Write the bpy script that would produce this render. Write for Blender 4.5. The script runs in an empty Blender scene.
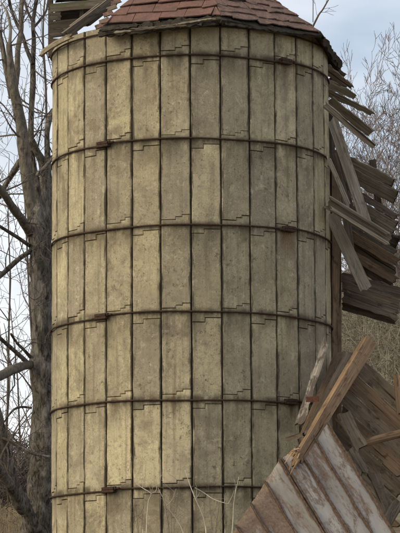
import bpy, math, random
from mathutils import Vector, Matrix, noise as mnoise
random.seed(7)
R_ = math.radians
scene = bpy.context.scene
C = scene.collection

# ------------------------------------------------------------------ camera, world, sun, exposure
D = 24.63; CZ = 1.6; FPX = 2762.0
PITCH, YAW, ROLL = 0.14983, 0.00318, 0.0057
_F = Vector((math.sin(YAW)*math.cos(PITCH), math.cos(YAW)*math.cos(PITCH), math.sin(PITCH)))
_r0 = Vector((math.cos(YAW), -math.sin(YAW), 0)); _u0 = _r0.cross(_F)
_Rv = _r0*math.cos(ROLL) - _u0*math.sin(ROLL); _Uv = _r0*math.sin(ROLL) + _u0*math.cos(ROLL)
CAM = Vector((0, -D, CZ))
cd = bpy.data.cameras.new('camera'); cam = bpy.data.objects.new('camera', cd); C.objects.link(cam)
m = Matrix.Identity(4)
for i in range(3):
    m[i][0] = _Rv[i]; m[i][1] = _Uv[i]; m[i][2] = -_F[i]; m[i][3] = CAM[i]
cam.matrix_world = m
cd.sensor_fit = 'HORIZONTAL'; cd.sensor_width = 36; cd.lens = FPX/400*36; cd.clip_start = 0.5; cd.clip_end = 3000
scene.camera = cam

SUN_AZ, SUN_EL = R_(250), R_(30)
w = bpy.data.worlds.new('World'); scene.world = w; w.use_nodes = True
nt = w.node_tree; nt.nodes.clear()
def N(nt, t, **k):
    n = nt.nodes.new(t)
    for a, b in k.items():
        if a in n.inputs.keys(): n.inputs[a].default_value = b
        else: setattr(n, a, b)
    return n
out = N(nt, 'ShaderNodeOutputWorld'); bg = N(nt, 'ShaderNodeBackground', Strength=0.1)
sky = N(nt, 'ShaderNodeTexSky', sky_type='NISHITA', sun_disc=False, sun_elevation=SUN_EL, sun_rotation=SUN_AZ)
sky.air_density = 1.0; sky.dust_density = 1.5; sky.ozone_density = 1.5
tc = N(nt, 'ShaderNodeTexCoord'); mp = N(nt, 'ShaderNodeMapping'); mp.inputs['Scale'].default_value = (1, 1, 2.2); mp.inputs['Location'].default_value = (0.3, 0.2, 0.1)
nz = N(nt, 'ShaderNodeTexNoise', Scale=5.5, Detail=5.0, Roughness=0.5)
rp = N(nt, 'ShaderNodeMapRange'); rp.inputs['From Min'].default_value = 0.38; rp.inputs['From Max'].default_value = 0.66
rp.inputs['To Min'].default_value = 0.22; rp.inputs['To Max'].default_value = 0.97
mix = N(nt, 'ShaderNodeMix', data_type='RGBA')
mix.inputs['B'].default_value = (7.6, 7.62, 7.7, 1)
L = nt.links.new
L(tc.outputs['Generated'], mp.inputs['Vector']); L(mp.outputs[0], nz.inputs['Vector']); L(nz.outputs['Fac'], rp.inputs['Value'])
L(rp.outputs[0], mix.inputs['Factor']); L(sky.outputs[0], mix.inputs['A']); L(mix.outputs['Result'], bg.inputs['Color']); L(bg.outputs[0], out.inputs['Surface'])
sd = bpy.data.lights.new('sun', 'SUN'); sd.energy = 1.5; sd.angle = R_(34); sd.color = (1.0, 0.88, 0.57)
so = bpy.data.objects.new('sun', sd); C.objects.link(so)
sdir = Vector((math.sin(SUN_AZ)*math.cos(SUN_EL), math.cos(SUN_AZ)*math.cos(SUN_EL), math.sin(SUN_EL)))
so.rotation_euler = (-sdir).to_track_quat('-Z', 'Y').to_euler(); so.location = (-8, -6, 20)
vs = scene.view_settings; vs.view_transform = 'Standard'; vs.look = 'None'; vs.exposure = 0.58; vs.gamma = 1; vs.use_curve_mapping = False

# ------------------------------------------------------------------ helpers
def at(px, py, Y):
    """point on the sight line of photo pixel (400 x 533) at world depth Y"""
    d = _F + _Rv*((px-200)/FPX) + _Uv*(-(py-266.5)/FPX)
    t = (Y + D)/d.y
    return CAM + d*t
def mpp(Y): return (D+Y)/FPX
def tag(o, label=None, cat=None, group=None, kind=None):
    if label: o['label'] = label
    if cat: o['category'] = cat
    if group: o['group'] = group
    if kind: o['kind'] = kind
    return o
def link(o, parent=None, loc=None):
    C.objects.link(o)
    if parent: o.parent = parent
    return o
def mesh_obj(name, V, F, mat, parent=None, smooth=False, mats=None):
    me = bpy.data.meshes.new(name); me.from_pydata([tuple(v) for v in V], [], F); me.update()
    if smooth: me.polygons.foreach_set('use_smooth', [True]*len(me.polygons))
    if mat: me.materials.append(mat)
    o = bpy.data.objects.new(name, me)
    return link(o, parent)
def empty(name, loc=(0,0,0), parent=None):
    o = bpy.data.objects.new(name, None); o.empty_display_size = 0.2; o.location = loc
    return link(o, parent)
def wsub(o, parent):
    """world-space vertices kept in place under a translated parent"""
    if parent:
        p = parent; t = Vector()
        while p: t += p.location; p = p.parent
        o.location = -t
    return o

# ------------------------------------------------------------------ materials
def newmat(name, rough=0.9, spec=0.15):
    mt = bpy.data.materials.new(name); mt.use_nodes = True
    b = mt.node_tree.nodes['Principled BSDF']; b.inputs['Roughness'].default_value = rough; b.inputs['Specular IOR Level'].default_value = spec
    return mt, mt.node_tree, b
def math_(nt, op, a, b=None):
    n = nt.nodes.new('ShaderNodeMath'); n.operation = op
    for i, v in enumerate((a, b)):
        if v is None: continue
        if isinstance(v, (int, float)): n.inputs[i].default_value = v
        else: nt.links.new(v, n.inputs[i])
    return n.outputs[0]
def mixc(nt, f, a, b, mode='MIX'):
    n = nt.nodes.new('ShaderNodeMix'); n.data_type = 'RGBA'; n.blend_type = mode
    for k, v in (('Factor', f), ('A', a), ('B', b)):
        if isinstance(v, (int, float)): n.inputs[k].default_value = v
        elif isinstance(v, (tuple, list)): n.inputs[k].default_value = (*v, 1) if len(v) == 3 else v
        else: nt.links.new(v, n.inputs[k])
    return n.outputs['Result']
def noise(nt, vec, scale, detail=4, rough=0.55, dist=0.0):
    n = nt.nodes.new('ShaderNodeTexNoise'); n.inputs['Scale'].default_value = scale; n.inputs['Detail'].default_value = detail
    n.inputs['Roughness'].default_value = rough; n.inputs['Distortion'].default_value = dist
    if vec is not None: nt.links.new(vec, n.inputs['Vector'])
    return n.outputs['Fac']
def mapping(nt, vec, scale=(1,1,1), loc=(0,0,0)):
    n = nt.nodes.new('ShaderNodeMapping'); n.inputs['Scale'].default_value = scale; n.inputs['Location'].default_value = loc
    nt.links.new(vec, n.inputs['Vector']); return n.outputs[0]
def ramp(nt, f, lo, hi, a=0.0, b=1.0):
    n = nt.nodes.new('ShaderNodeMapRange'); n.inputs['From Min'].default_value = lo; n.inputs['From Max'].default_value = hi
    n.inputs['To Min'].default_value = a; n.inputs['To Max'].default_value = b; nt.links.new(f, n.inputs['Value']); return n.outputs[0]
def bump(nt, bsdf, h, strength=0.5, dist=0.01):
    n = nt.nodes.new('ShaderNodeBump'); n.inputs['Strength'].default_value = strength; n.inputs['Distance'].default_value = dist
    nt.links.new(h, n.inputs['Height']); nt.links.new(n.outputs[0], bsdf.inputs['Normal'])
def offset_by_random(nt, vec):
    oi = nt.nodes.new('ShaderNodeObjectInfo'); c = nt.nodes.new('ShaderNodeCombineXYZ')
    r = oi.outputs['Random']
    L(math_(nt, 'MULTIPLY', r, 37.0), c.inputs[0]); nt.links.new(math_(nt, 'MULTIPLY', r, 91.0), c.inputs[1]); nt.links.new(math_(nt, 'MULTIPLY', r, 53.0), c.inputs[2])
    a = nt.nodes.new('ShaderNodeVectorMath'); a.operation = 'ADD'; nt.links.new(vec, a.inputs[0]); nt.links.new(c.outputs[0], a.inputs[1])
    return a.outputs[0], r
HOOP0 = 6.9875; HSP = 0.7490
def m_concrete():
    mt, t, b = newmat('cast_concrete', 0.93, 0.12); L = t.links.new
    geo = t.nodes.new('ShaderNodeNewGeometry'); pos = geo.outputs['Position']
    oc = t.nodes.new('ShaderNodeTexCoord').outputs['Object']
    ov, rnd = offset_by_random(t, oc)
    base = mixc(t, ramp(t, rnd, 0.0, 1.0), (0.378, 0.322, 0.208), (0.545, 0.468, 0.305))
    r2 = math_(t, 'FRACT', math_(t, 'MULTIPLY', rnd, 17.31)); r3 = math_(t, 'FRACT', math_(t, 'MULTIPLY', rnd, 71.7))
    base = mixc(t, ramp(t, r2, 0.35, 1.0, 0.0, 0.85), base, (0.300, 0.262, 0.198))
    # cloudy tone and weathering, each stave its own amount
    n1 = noise(t, ov, 5.0, 6, 0.65, 0.5); base = mixc(t, math_(t, 'MULTIPLY', ramp(t, n1, 0.47, 0.62), ramp(t, r3, 0, 1, 0.25, 1.0)), base, (0.218, 0.178, 0.126))
    n2 = noise(t, pos, 1.3, 4, 0.6); base = mixc(t, ramp(t, n2, 0.46, 0.66, 0, 0.6), base, (0.250, 0.214, 0.158))
    n4 = noise(t, ov, 11.0, 6, 0.7, 0.8); base = mixc(t, ramp(t, n4, 0.56, 0.66, 0, 0.6), base, (0.52, 0.465, 0.345))
    # vertical water streaks
    st = noise(t, mapping(t, pos, (22, 22, 1.1)), 1.0, 4, 0.6)
    base = mixc(t, ramp(t, st, 0.50, 0.74, 0, 0.65), base, (0.165, 0.14, 0.095))
    # grime and rust washed from the hoops, patchy
    sep = t.nodes.new('ShaderNodeSeparateXYZ'); L(pos, sep.inputs[0]); z = sep.outputs['Z']
    ph = math_(t, 'FRACT', math_(t, 'DIVIDE', math_(t, 'SUBTRACT', HOOP0+10*HSP+0.05, z), HSP))
    below = ramp(t, ph, 0.07, 0.42, 1, 0); below = math_(t, 'MULTIPLY', below, ramp(t, ph, 0.0, 0.05, 0, 1))
    pat = noise(t, mapping(t, pos, (7, 7, 2.5)), 1.0, 5, 0.65)
    sm = math_(t, 'MULTIPLY', below, ramp(t, pat, 0.40, 0.58, 0, 1))
    base = mixc(t, math_(t, 'MULTIPLY', sm, 0.9), base, (0.10, 0.082, 0.055))
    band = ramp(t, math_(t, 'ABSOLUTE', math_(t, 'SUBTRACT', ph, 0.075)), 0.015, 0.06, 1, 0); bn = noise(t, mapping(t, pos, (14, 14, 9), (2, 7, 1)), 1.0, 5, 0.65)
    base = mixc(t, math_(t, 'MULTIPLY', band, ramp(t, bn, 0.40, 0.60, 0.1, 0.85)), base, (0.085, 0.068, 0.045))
    rst = noise(t, mapping(t, pos, (16, 16, 1.3), (3, 1, 5)), 1.0, 4, 0.6)
    rs = math_(t, 'MULTIPLY', ramp(t, rst, 0.60, 0.72, 0, 0.8), ramp(t, ph, 0.07, 0.7, 1, 0))
    base = mixc(t, rs, base, (0.16, 0.075, 0.035))
    # runs of rust and grime below the clamp of each hoop
    ang = math_(t, 'ARCTAN2', sep.outputs['X'], math_(t, 'MULTIPLY', sep.outputs['Y'], -1.0))
    wob = ramp(t, noise(t, mapping(t, pos, (18, 18, 5), (1, 9, 4)), 1.0, 5, 0.7), 0.3, 0.7, -0.05, 0.05)
    for lz, la, col_, ln_ in ((6.9875, 41.5, (0.15, 0.07, 0.038), 0.40), (6.2425, -35.5, (0.13, 0.10, 0.065), 0.18), (5.50, 43, (0.17, 0.075, 0.04), 0.34), (4.7325, -34, (0.10, 0.082, 0.055), 0.38), (3.9925, 42.5, (0.12, 0.085, 0.055), 0.25), (3.235, -31.5, (0.09, 0.065, 0.043), 0.32)):
        da = math_(t, 'ABSOLUTE', math_(t, 'ADD', math_(t, 'SUBTRACT', ang, R_(la)), wob)); dzz = math_(t, 'SUBTRACT', lz+0.01, z)
        mk = math_(t, 'MULTIPLY', ramp(t, da, 0.01, 0.075, 0.6, 0), math_(t, 'MULTIPLY', ramp(t, dzz, 0.0, 0.01), ramp(t, dzz, 0.05, ln_, 1, 0)))
        base = mixc(t, mk, base, col_)
    # blotches of black lichen
    lc = noise(t, ov, 26, 6, 0.7); lm = noise(t, pos, 3.2, 2, 0.5)
    base = mixc(t, math_(t, 'MULTIPLY', ramp(t, lc, 0.565, 0.67, 0, 0.85), ramp(t, lm, 0.42, 0.58)), base, (0.09, 0.078, 0.052))
    # aggregate grain and pits
    fine = noise(t, pos, 95, 4, 0.75); base = mixc(t, ramp(t, noise(t, pos, 6, 3, 0.6), 0.35, 0.65, 0.12, 0.6), base, mixc(t, ramp(t, fine, 0.3, 0.7), (0.2, 0.2, 0.19), (0.84, 0.83, 0.80)), 'OVERLAY')
    mid_n = noise(t, pos, 30, 5, 0.7); base = mixc(t, ramp(t, mid_n, 0.50, 0.68, 0, 0.5), base, (0.17, 0.145, 0.10))
    # dirt caught along the vertical joints, uneven in width
    so_ = t.nodes.new('ShaderNodeSeparateXYZ'); L(oc, so_.inputs[0]); ed = math_(t, 'ABSOLUTE', so_.outputs['X'])
    edn = math_(t, 'ADD', ed, ramp(t, noise(t, mapping(t, pos, (30, 30, 6)), 1.0, 4, 0.65), 0.3, 0.7, -0.022, 0.016))
    base = mixc(t, ramp(t, edn, 0.108, 0.124, 0, 0.9), base, (0.075, 0.062, 0.043))
    vo = t.nodes.new('ShaderNodeTexVoronoi'); vo.inputs['Scale'].default_value = 42; L(pos, vo.inputs['Vector'])
    vs_ = t.nodes.new('ShaderNodeSeparateColor'); L(vo.outputs['Color'], vs_.inputs[0])
    pit = math_(t, 'MULTIPLY', ramp(t, vo.outputs['Distance'], 0.10, 0.24, 1, 0), ramp(t, vs_.outputs[0], 0.80, 0.86))
    base = mixc(t, math_(t, 'MULTIPLY', pit, 0.7), base, (0.10, 0.085, 0.06))
    spk = math_(t, 'MULTIPLY', ramp(t, vo.outputs['Distance'], 0.06, 0.16, 1, 0), ramp(t, vs_.outputs[1], 0.94, 0.96))
    base = mixc(t, math_(t, 'MULTIPLY', spk, 0.8), base, (0.62, 0.60, 0.54))
    L(base, b.inputs['Base Color'])
    h = math_(t, 'ADD', math_(t, 'MULTIPLY', fine, 0.5), math_(t, 'MULTIPLY', n1, 0.6)); h = math_(t, 'SUBTRACT', h, math_(t, 'MULTIPLY', pit, 0.6))
    bump(t, b, h, 0.55, 0.008)
    return mt
def m_wood(name, c1, c2, c3, moss=None, mossamt=0.0, paint=None, paintamt=0.0, lengthscale=1.5, stripe=1.0):
    """grain runs along the object's own X axis"""
    mt, t, b = newmat(name, 0.92, 0.1); L = t.links.new
    oc = t.nodes.new('ShaderNodeTexCoord').outputs['Object']
    ov, rnd = offset_by_random(t, oc)
    g = noise(t, mapping(t, ov, (lengthscale, 55, 55)), 1.0, 6, 0.7, 0.3)
    g2 = noise(t, mapping(t, ov, (lengthscale*2, 150, 150)), 1.0, 4, 0.7)
    big = noise(t, mapping(t, ov, (2.0, 6, 6)), 1.0, 4, 0.6)
    col = mixc(t, ramp(t, g, 0.40-0.10*(1-stripe), 0.60+0.10*(1-stripe)), tuple(x*(1-0.28*stripe) for x in c1), tuple(min(0.8, x*1.10) for x in c2))
    if stripe < 1:
        bl = noise(t, mapping(t, ov, (7, 16, 16), (8, 3, 1)), 1.0, 6, 0.7, 0.8); col = mixc(t, ramp(t, bl, 0.52, 0.66, 0, 0.85), col, tuple(x*0.34 for x in c1))
    col = mixc(t, ramp(t, big, 0.40, 0.72, 0, 0.85), col, c3)
    col = mixc(t, ramp(t, g2, 0.54, 0.64, 0, 0.85*stripe), col, tuple(x*0.25 for x in c1))
    ck = noise(t, mapping(t, ov, (0.9, 38, 38), (5, 2, 9)), 1.0, 3, 0.55, 0.4); col = mixc(t, ramp(t, ck, 0.645, 0.675, 0, 0.9), col, tuple(x*0.15 for x in c1))
    tone = ramp(t, rnd, 0, 1, 0.75, 1.22)
    h = t.nodes.new('ShaderNodeHueSaturation'); L(tone, h.inputs['Value']); L(col, h.inputs['Color']); col = h.outputs[0]
    if moss:
        mn = noise(t, ov, 9, 6, 0.7); col = mixc(t, ramp(t, mn, 0.62-mossamt*0.25, 0.74-mossamt*0.2, 0, 0.9), col, moss)
    if paint:
        pn = noise(t, mapping(t, ov, (5, 14, 14)), 1.0, 6, 0.7); col = mixc(t, ramp(t, pn, 0.60-paintamt*0.25, 0.68-paintamt*0.25, 0, 0.95), col, paint)
    L(col, b.inputs['Base Color'])
    bump(t, b, math_(t, 'ADD', math_(t, 'MULTIPLY', g, 1.0), math_(t, 'MULTIPLY', g2, 0.8)), 0.9, 0.008)
    return mt
def m_simple(name, c1, c2, scale=20, rough=0.9, bs=0.5, bd=0.01, stretch=(1,1,1), c3=None, c3scale=5):
    mt, t, b = newmat(name, rough, 0.15)
    oc = t.nodes.new('ShaderNodeTexCoord').outputs['Object']
    ov, rnd = offset_by_random(t, oc)
    n = noise(t, mapping(t, ov, stretch), scale, 6, 0.7)
    col = mixc(t, ramp(t, n, 0.35, 0.66), c1, c2)
    if c3: col = mixc(t, ramp(t, noise(t, ov, c3scale, 5, 0.65), 0.45, 0.68, 0, 0.9), col, c3)
    t.links.new(col, b.inputs['Base Color']); bump(t, b, n, bs, bd)
    return mt
CONC = m_concrete()
MORTAR = m_simple('dirty_joint', (0.030, 0.025, 0.018), (0.075, 0.062, 0.045), 30)
RUST = m_simple('rusted_iron', (0.030, 0.020, 0.015), (0.085, 0.048, 0.030), 60, 0.8)
GREY = m_wood('weathered_grey_wood', (0.29, 0.245, 0.19), (0.45, 0.395, 0.315), (0.20, 0.155, 0.11))
GREYD = m_wood('dark_weathered_wood', (0.135, 0.108, 0.082), (0.235, 0.195, 0.152), (0.085, 0.066, 0.05), stripe=0.7)
GREYM = m_wood('mossy_grey_wood', (0.235, 0.19, 0.14), (0.35, 0.295, 0.225), (0.16, 0.12, 0.085), (0.165, 0.155, 0.08), 0.45)
BROWN = m_wood('brown_wood', (0.175, 0.118, 0.076), (0.275, 0.19, 0.125), (0.12, 0.082, 0.056), stripe=0.4)
BROWNG = m_wood('brown_grey_wood', (0.17, 0.128, 0.09), (0.27, 0.21, 0.155), (0.11, 0.082, 0.06), stripe=0.4)
ORANGE = m_wood('sound_brown_beam', (0.25, 0.16, 0.094), (0.36, 0.245, 0.15), (0.165, 0.105, 0.065), stripe=0.4)
SPLINT = m_wood('pale_split_wood', (0.30, 0.255, 0.20), (0.42, 0.37, 0.30), (0.19, 0.15, 0.11), None, 0, (0.13, 0.10, 0.08), 0.55)
PALE = m_wood('pale_silvered_wood', (0.40, 0.355, 0.285), (0.56, 0.51, 0.425), (0.27, 0.225, 0.17), stripe=0.75)
SPLIT2 = m_wood('fresh_broken_wood', (0.42, 0.26, 0.14), (0.55, 0.38, 0.22), (0.26, 0.15, 0.08))
REDB = m_simple('red_brown_iron', (0.075, 0.034, 0.022), (0.14, 0.066, 0.042), 70)
def m_sheet(name, rustamt):
    mt, t, b = newmat(name, 0.62, 0.3); L = t.links.new
    oc = t.nodes.new('ShaderNodeTexCoord').outputs['Object']; ov, rnd = offset_by_random(t, oc)
    n = noise(t, mapping(t, ov, (4.0, 13, 13)), 1.0, 8, 0.78, 0.3); n2 = noise(t, ov, 45, 5, 0.7); n3 = noise(t, mapping(t, ov, (1.2, 4, 4)), 1.0, 4, 0.6)
    paint = mixc(t, ramp(t, n3, 0.35, 0.65), (0.345, 0.32, 0.29), (0.215, 0.187, 0.162))
    rust = mixc(t, ramp(t, n2, 0.35, 0.65), (0.10, 0.066, 0.046), (0.20, 0.138, 0.096))
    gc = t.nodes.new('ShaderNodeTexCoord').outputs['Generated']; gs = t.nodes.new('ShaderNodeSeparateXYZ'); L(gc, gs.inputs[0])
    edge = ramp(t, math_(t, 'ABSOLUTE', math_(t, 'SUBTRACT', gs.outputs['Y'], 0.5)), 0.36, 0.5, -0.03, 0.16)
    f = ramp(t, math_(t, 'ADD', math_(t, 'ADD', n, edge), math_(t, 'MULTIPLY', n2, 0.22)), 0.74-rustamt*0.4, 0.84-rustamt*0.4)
    col = mixc(t, f, paint, rust); L(col, b.inputs['Base Color'])
    bump(t, b, math_(t, 'SUBTRACT', n2, math_(t, 'MULTIPLY', f, 0.5)), 0.35, 0.004)
    return mt
SHEET_P = m_sheet('faded_painted_metal', 0.44); SHEET_R = m_sheet('rusted_painted_metal', 0.80); SHEET_RB = m_simple('rust_and_shade_rib_metal', (0.055, 0.036, 0.026), (0.15, 0.105, 0.078), 35)  # rib rust is kept extra dark to paint in the shadow beside each rib
SHRED = m_simple('red_shingle', (0.135, 0.072, 0.057), (0.245, 0.135, 0.108), 75, 0.95, 0.5, 0.006, (1,1,1), (0.115, 0.078, 0.06), 11)
SHBRN = m_simple('brown_shingle', (0.11, 0.066, 0.053), (0.28, 0.178, 0.145), 60, 0.95, 0.6, 0.008, (1,1,1), (0.085, 0.072, 0.055), 8)
ROT = m_simple('rotten_eave', (0.022, 0.019, 0.015), (0.075, 0.062, 0.048), 30, 0.95, 0.9, 0.02, (1,1,1), (0.085, 0.072, 0.056), 12)
def m_bark():
    mt, t, b = newmat('grey_brown_bark', 0.95, 0.1); L = t.links.new
    pos = t.nodes.new('ShaderNodeNewGeometry').outputs['Position']
    fur = noise(t, mapping(t, pos, (26, 26, 8)), 1.0, 8, 0.78, 0.9); big = noise(t, mapping(t, pos, (3.5, 3.5, 1.6), (4, 0, 2)), 1.0, 4, 0.6); grn = noise(t, pos, 5, 4, 0.6)
    col = mixc(t, ramp(t, fur, 0.42, 0.58), (0.05, 0.042, 0.034), (0.33, 0.285, 0.24))
    col = mixc(t, ramp(t, grn, 0.5, 0.68, 0, 0.6), col, (0.15, 0.145, 0.095))
    pale = mixc(t, ramp(t, fur, 0.38, 0.58), (0.16, 0.135, 0.112), (0.47, 0.42, 0.37))
    col = mixc(t, ramp(t, big, 0.50, 0.55, 0, 0.9), col, pale)
    L(col, b.inputs['Base Color']); bump(t, b, math_(t, 'ADD', fur, math_(t, 'MULTIPLY', big, 0.8)), 1.0, 0.09)
    return mt
BARK = m_bark()
BARKP = m_simple('pale_bare_wood', (0.34, 0.30, 0.25), (0.50, 0.46, 0.40), 12, 0.9, 0.5, 0.01, (3, 3, 0.5), (0.24, 0.20, 0.16), 6)
BARKG = m_simple('greyish_bark', (0.075, 0.062, 0.05), (0.32, 0.275, 0.225), 14, 0.95, 1.0, 0.05, (2.2, 2.2, 0.8), (0.20, 0.18, 0.13), 4)
TWIG = m_simple('twig_bark', (0.075, 0.06, 0.05), (0.14, 0.115, 0.098), 5, 0.9, 0.2)
TWIGR = m_simple('reddish_twig_bark', (0.12, 0.094, 0.082), (0.195, 0.155, 0.135), 5, 0.9, 0.2)
STRAW = m_simple('dry_stalk', (0.40, 0.35, 0.26), (0.56, 0.50, 0.39), 9, 0.9, 0.2)
BRUSHM = m_simple('dead_brush', (0.10, 0.085, 0.062), (0.29, 0.255, 0.195), 2.5, 0.95, 0.2)
GRASSM = m_simple('dry_grass', (0.14, 0.108, 0.068), (0.235, 0.185, 0.12), 1.5, 0.95, 0.2)
SOIL = m_simple('leaf_litter_soil', (0.085, 0.065, 0.045), (0.18, 0.14, 0.095), 3.5, 0.95, 0.7, 0.05, (1,1,1), (0.21, 0.175, 0.11), 0.4)

# ------------------------------------------------------------------ terrain
def sm(a, b, x):
    t = max(0, min(1, (x-a)/(b-a))); return t*t*(3-2*t)
def ground_z(x, y):
    yy = max(-60, min(y, 60))
    if yy < 18: z = 0.1*(yy+24.6)
    else: z = 4.26 + 0.55*(1-math.exp(-(yy-18)*0.1/0.55))
    z += 3.6*sm(0.2, 3.4, x)*sm(10, 30, y)
    z -= 1.3*sm(60, 160, y)
    z += 0.10*mnoise.noise(Vector((x*0.5, y*0.5, 1.0))) * sm(4, 10, abs(y+10)+abs(x)*0.3)
    return z
def axis_pts(lo, hi, n, k):
    r = []
    for i in range(n+1):
        u = -1+2*i/n; v = math.copysign(abs(u)**k, u); r.append((lo+hi)/2 + v*(hi-lo)/2)
    return r
gx = axis_pts(-300, 300, 110, 3.0); gy = [y+10 for y in axis_pts(-320, 320, 130, 3.0)]
V = [(x, y, ground_z(x, y)) for y in gy for x in gx]; n = len(gx)
F = [(j*n+i, j*n+i+1, (j+1)*n+i+1, (j+1)*n+i) for j in range(len(gy)-1) for i in range(n-1)]
g = mesh_obj('ground', V, F, SOIL, smooth=True); tag(g, 'sloping bank of dry soil and leaf litter', 'ground', kind='structure')

# ------------------------------------------------------------------ silo
RS = 1.25; NST = 30; BASE = 2.35; TOP = 7.292
silo = empty('concrete_silo', (0, 0, BASE))
tag(silo, 'round tan concrete stave silo bound with rusty iron hoops, its roof half gone', 'silo')
HZ = [6.9875, 6.2425, 5.50, 4.7325, 3.9925, 3.235, 2.485]
# dark joint behind the staves
V = []; F = []; NS = 90; rc = RS-0.020; ri = RS-0.085
for r, z in ((rc, BASE-0.15), (rc, TOP-0.02), (ri, TOP-0.02), (ri, BASE-0.15)):
    V += [(r*math.sin(2*math.pi*i/NS), -r*math.cos(2*math.pi*i/NS), z-BASE) for i in range(NS)]
for k in range(3):
    F += [(k*NS+i, k*NS+(i+1) % NS, (k+1)*NS+(i+1) % NS, (k+1)*NS+i) for i in range(NS)]
mesh_obj('mortar_core', V, F, MORTAR, silo, True)
def stave_mesh(name, wd, zlo, zhi, prof, flat_lo, flat_hi, seed, depth=0.07):
    """outline in (u, z); stepped half-lap ends; chamfered front edge"""
    rg = random.Random(seed); a, b_, s1, s2 = prof; h = wd/2
    lo = [(-h, 0)] + ([(a, 0), (a, s1)] if not flat_lo else []) + ([(b_, s1), (b_, s2)] if not flat_lo and s2 > s1 else [])
    lo += [(h, (s2 if not flat_lo else 0))]
    hi = [(-h, 0)] + ([(a, 0), (a, s1)] if not flat_hi else []) + ([(b_, s1), (b_, s2)] if not flat_hi and s2 > s1 else [])
    hi += [(h, (s2 if not flat_hi else 0))]
    gp = 0.0019
    P = [(u, zlo+z+gp) for u, z in lo]
    zr0, zr1 = P[-1][1], zhi+hi[-1][1]-gp
    sid = 4
    P += [(h, zr0+(zr1-zr0)*k/sid) for k in range(1, sid)]
    P += [(u, zhi+z-gp) for u, z in reversed(hi)]
    zl1, zl0 = P[-1][1], zlo+gp
    P += [(-h, zl1+(zl0-zl1)*k/sid) for k in range(1, sid)]
    n = len(P); front = []
    for i in range(n):
        p0, p1, p2 = P[i-1], P[i], P[(i+1) % n]
        def nrm(a, b):
            dx, dz = b[0]-a[0], b[1]-a[1]; l = math.hypot(dx, dz) or 1; return (-dz/l, dx/l)   # inward for CCW
        n1, n2 = nrm(p0, p1), nrm(p1, p2)
        def off(nn): return (nn[0]*0.0075, nn[1]*0.0026)
        o1, o2 = off(n1), off(n2)
        o = (o1[0] if abs(o1[0]) > abs(o2[0]) else o2[0], o1[1] if abs(o1[1]) > abs(o2[1]) else o2[1])
        j = rg.uniform(-0.0016, 0.0022)
        q = [p1[0]+o[0]*(1+j*90), p1[1]+o[1]*(1+j*60)]
        if rg.random() < 0.09: q[0] += math.copysign(rg.uniform(0.004, 0.010), -p1[0])
        front.append(tuple(q))
    V = [(u, 0, z) for u, z in front] + [(u, 0.008, z) for u, z in P] + [(u*0.94, depth, z) for u, z in P]
    F = [tuple(range(n))]
    for k in range(2): F += [((k+1)*n+i, (k+1)*n+(i+1) % n, k*n+(i+1) % n, k*n+i) for i in range(n)]
    me = bpy.data.meshes.new(name); me.from_pydata(V, [], F); me.update(); me.materials.append(CONC); return me
rg = random.Random(3)
wd = 2*RS*math.tan(math.pi/NST) - 0.0125
nst = 0
for c in range(NST):
    th = (c+0.5)*2*math.pi/NST            # theta 0 faces the camera; increasing to its right
    above = (c % 2 == 1)                  # joint above or below the hoop
    dz = 0.040 if above else -0.082
    if above: prof = (wd*rg.uniform(-0.02, 0.10), wd*rg.uniform(0.22, 0.30), rg.uniform(0.018, 0.026), rg.uniform(0.040, 0.052))
    else: prof = (wd*rg.uniform(-0.12, 0.10), wd*0.3, 0.0, 0.0); prof = (prof[0], prof[1], *(2*[rg.uniform(0.032, 0.044)]))
    joints = [z+dz for z in HZ]
    full = stave_mesh('stave', wd, 0, HSP, prof, False, False, c*7+1)
    zs = [TOP+rg.uniform(-0.012, 0.006)] + joints[:-1] + [BASE-0.2]
    for k in range(len(zs)-1):
        hi, lo = zs[k], zs[k+1]
        me = stave_mesh('stave', wd, 0, hi-lo, prof, k == len(zs)-2, k == 0, c*31+k)
        o = bpy.data.objects.new('stave', me); link(o, silo)
        rr = RS*math.cos(0) + rg.uniform(-0.004, 0.004)
        o.location = (rr*math.sin(th), -rr*math.cos(th), lo-BASE)
        o.rotation_euler = (rg.uniform(-0.003, 0.003), rg.uniform(-0.0015, 0.0015), th)
        nst += 1
# hoops
def tube(path, radii, sides=6, closed=False, V=None, F=None, cap=True):
    V = [] if V is None else V; F = [] if F is None else F
    b0 = len(V); n = len(path); up = None
    for i, p in enumerate(path):
        d = (path[min(i+1, n-1)] - path[max(i-1, 0)])
        if d.length < 1e-9: d = Vector((0, 0, 1))
        d.normalize()
        if up is None: up = d.orthogonal().normalized()
        else:
            up = up - d*up.dot(d)
            up = up.normalized() if up.length > 1e-6 else d.orthogonal().normalized()
        s = d.cross(up); r = radii[i] if isinstance(radii, (list, tuple)) else radii
        for k in range(sides):
            a = 2*math.pi*k/sides; V.append(p + up*(math.cos(a)*r) + s*(math.sin(a)*r))
    for i in range(n-1):
        for k in range(sides):
            k2 = (k+1) % sides
            F.append((b0+i*sides+k, b0+i*sides+k2, b0+(i+1)*sides+k2, b0+(i+1)*sides+k))
    if cap:
        F.append(tuple(b0+k for k in reversed(range(sides)))); F.append(tuple(b0+(n-1)*sides+k for k in range(sides)))
    return V, F
def cyl(z, th, r): return Vector((r*math.sin(th), -r*math.cos(th), z))
def box(V, F, c, ax, hs):
    b0 = len(V)
    for sx in (-1, 1):
        for sy in (-1, 1):
            for sz in (-1, 1): V.append(c + ax[0]*(sx*hs[0]) + ax[1]*(sy*hs[1]) + ax[2]*(sz*hs[2]))
    F += [(b0, b0+1, b0+3, b0+2), (b0+4, b0+6, b0+7, b0+5), (b0, b0+4, b0+5, b0+1), (b0+2, b0+3, b0+7, b0+6), (b0, b0+2, b0+6, b0+4), (b0+1, b0+5, b0+7, b0+3)]
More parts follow.
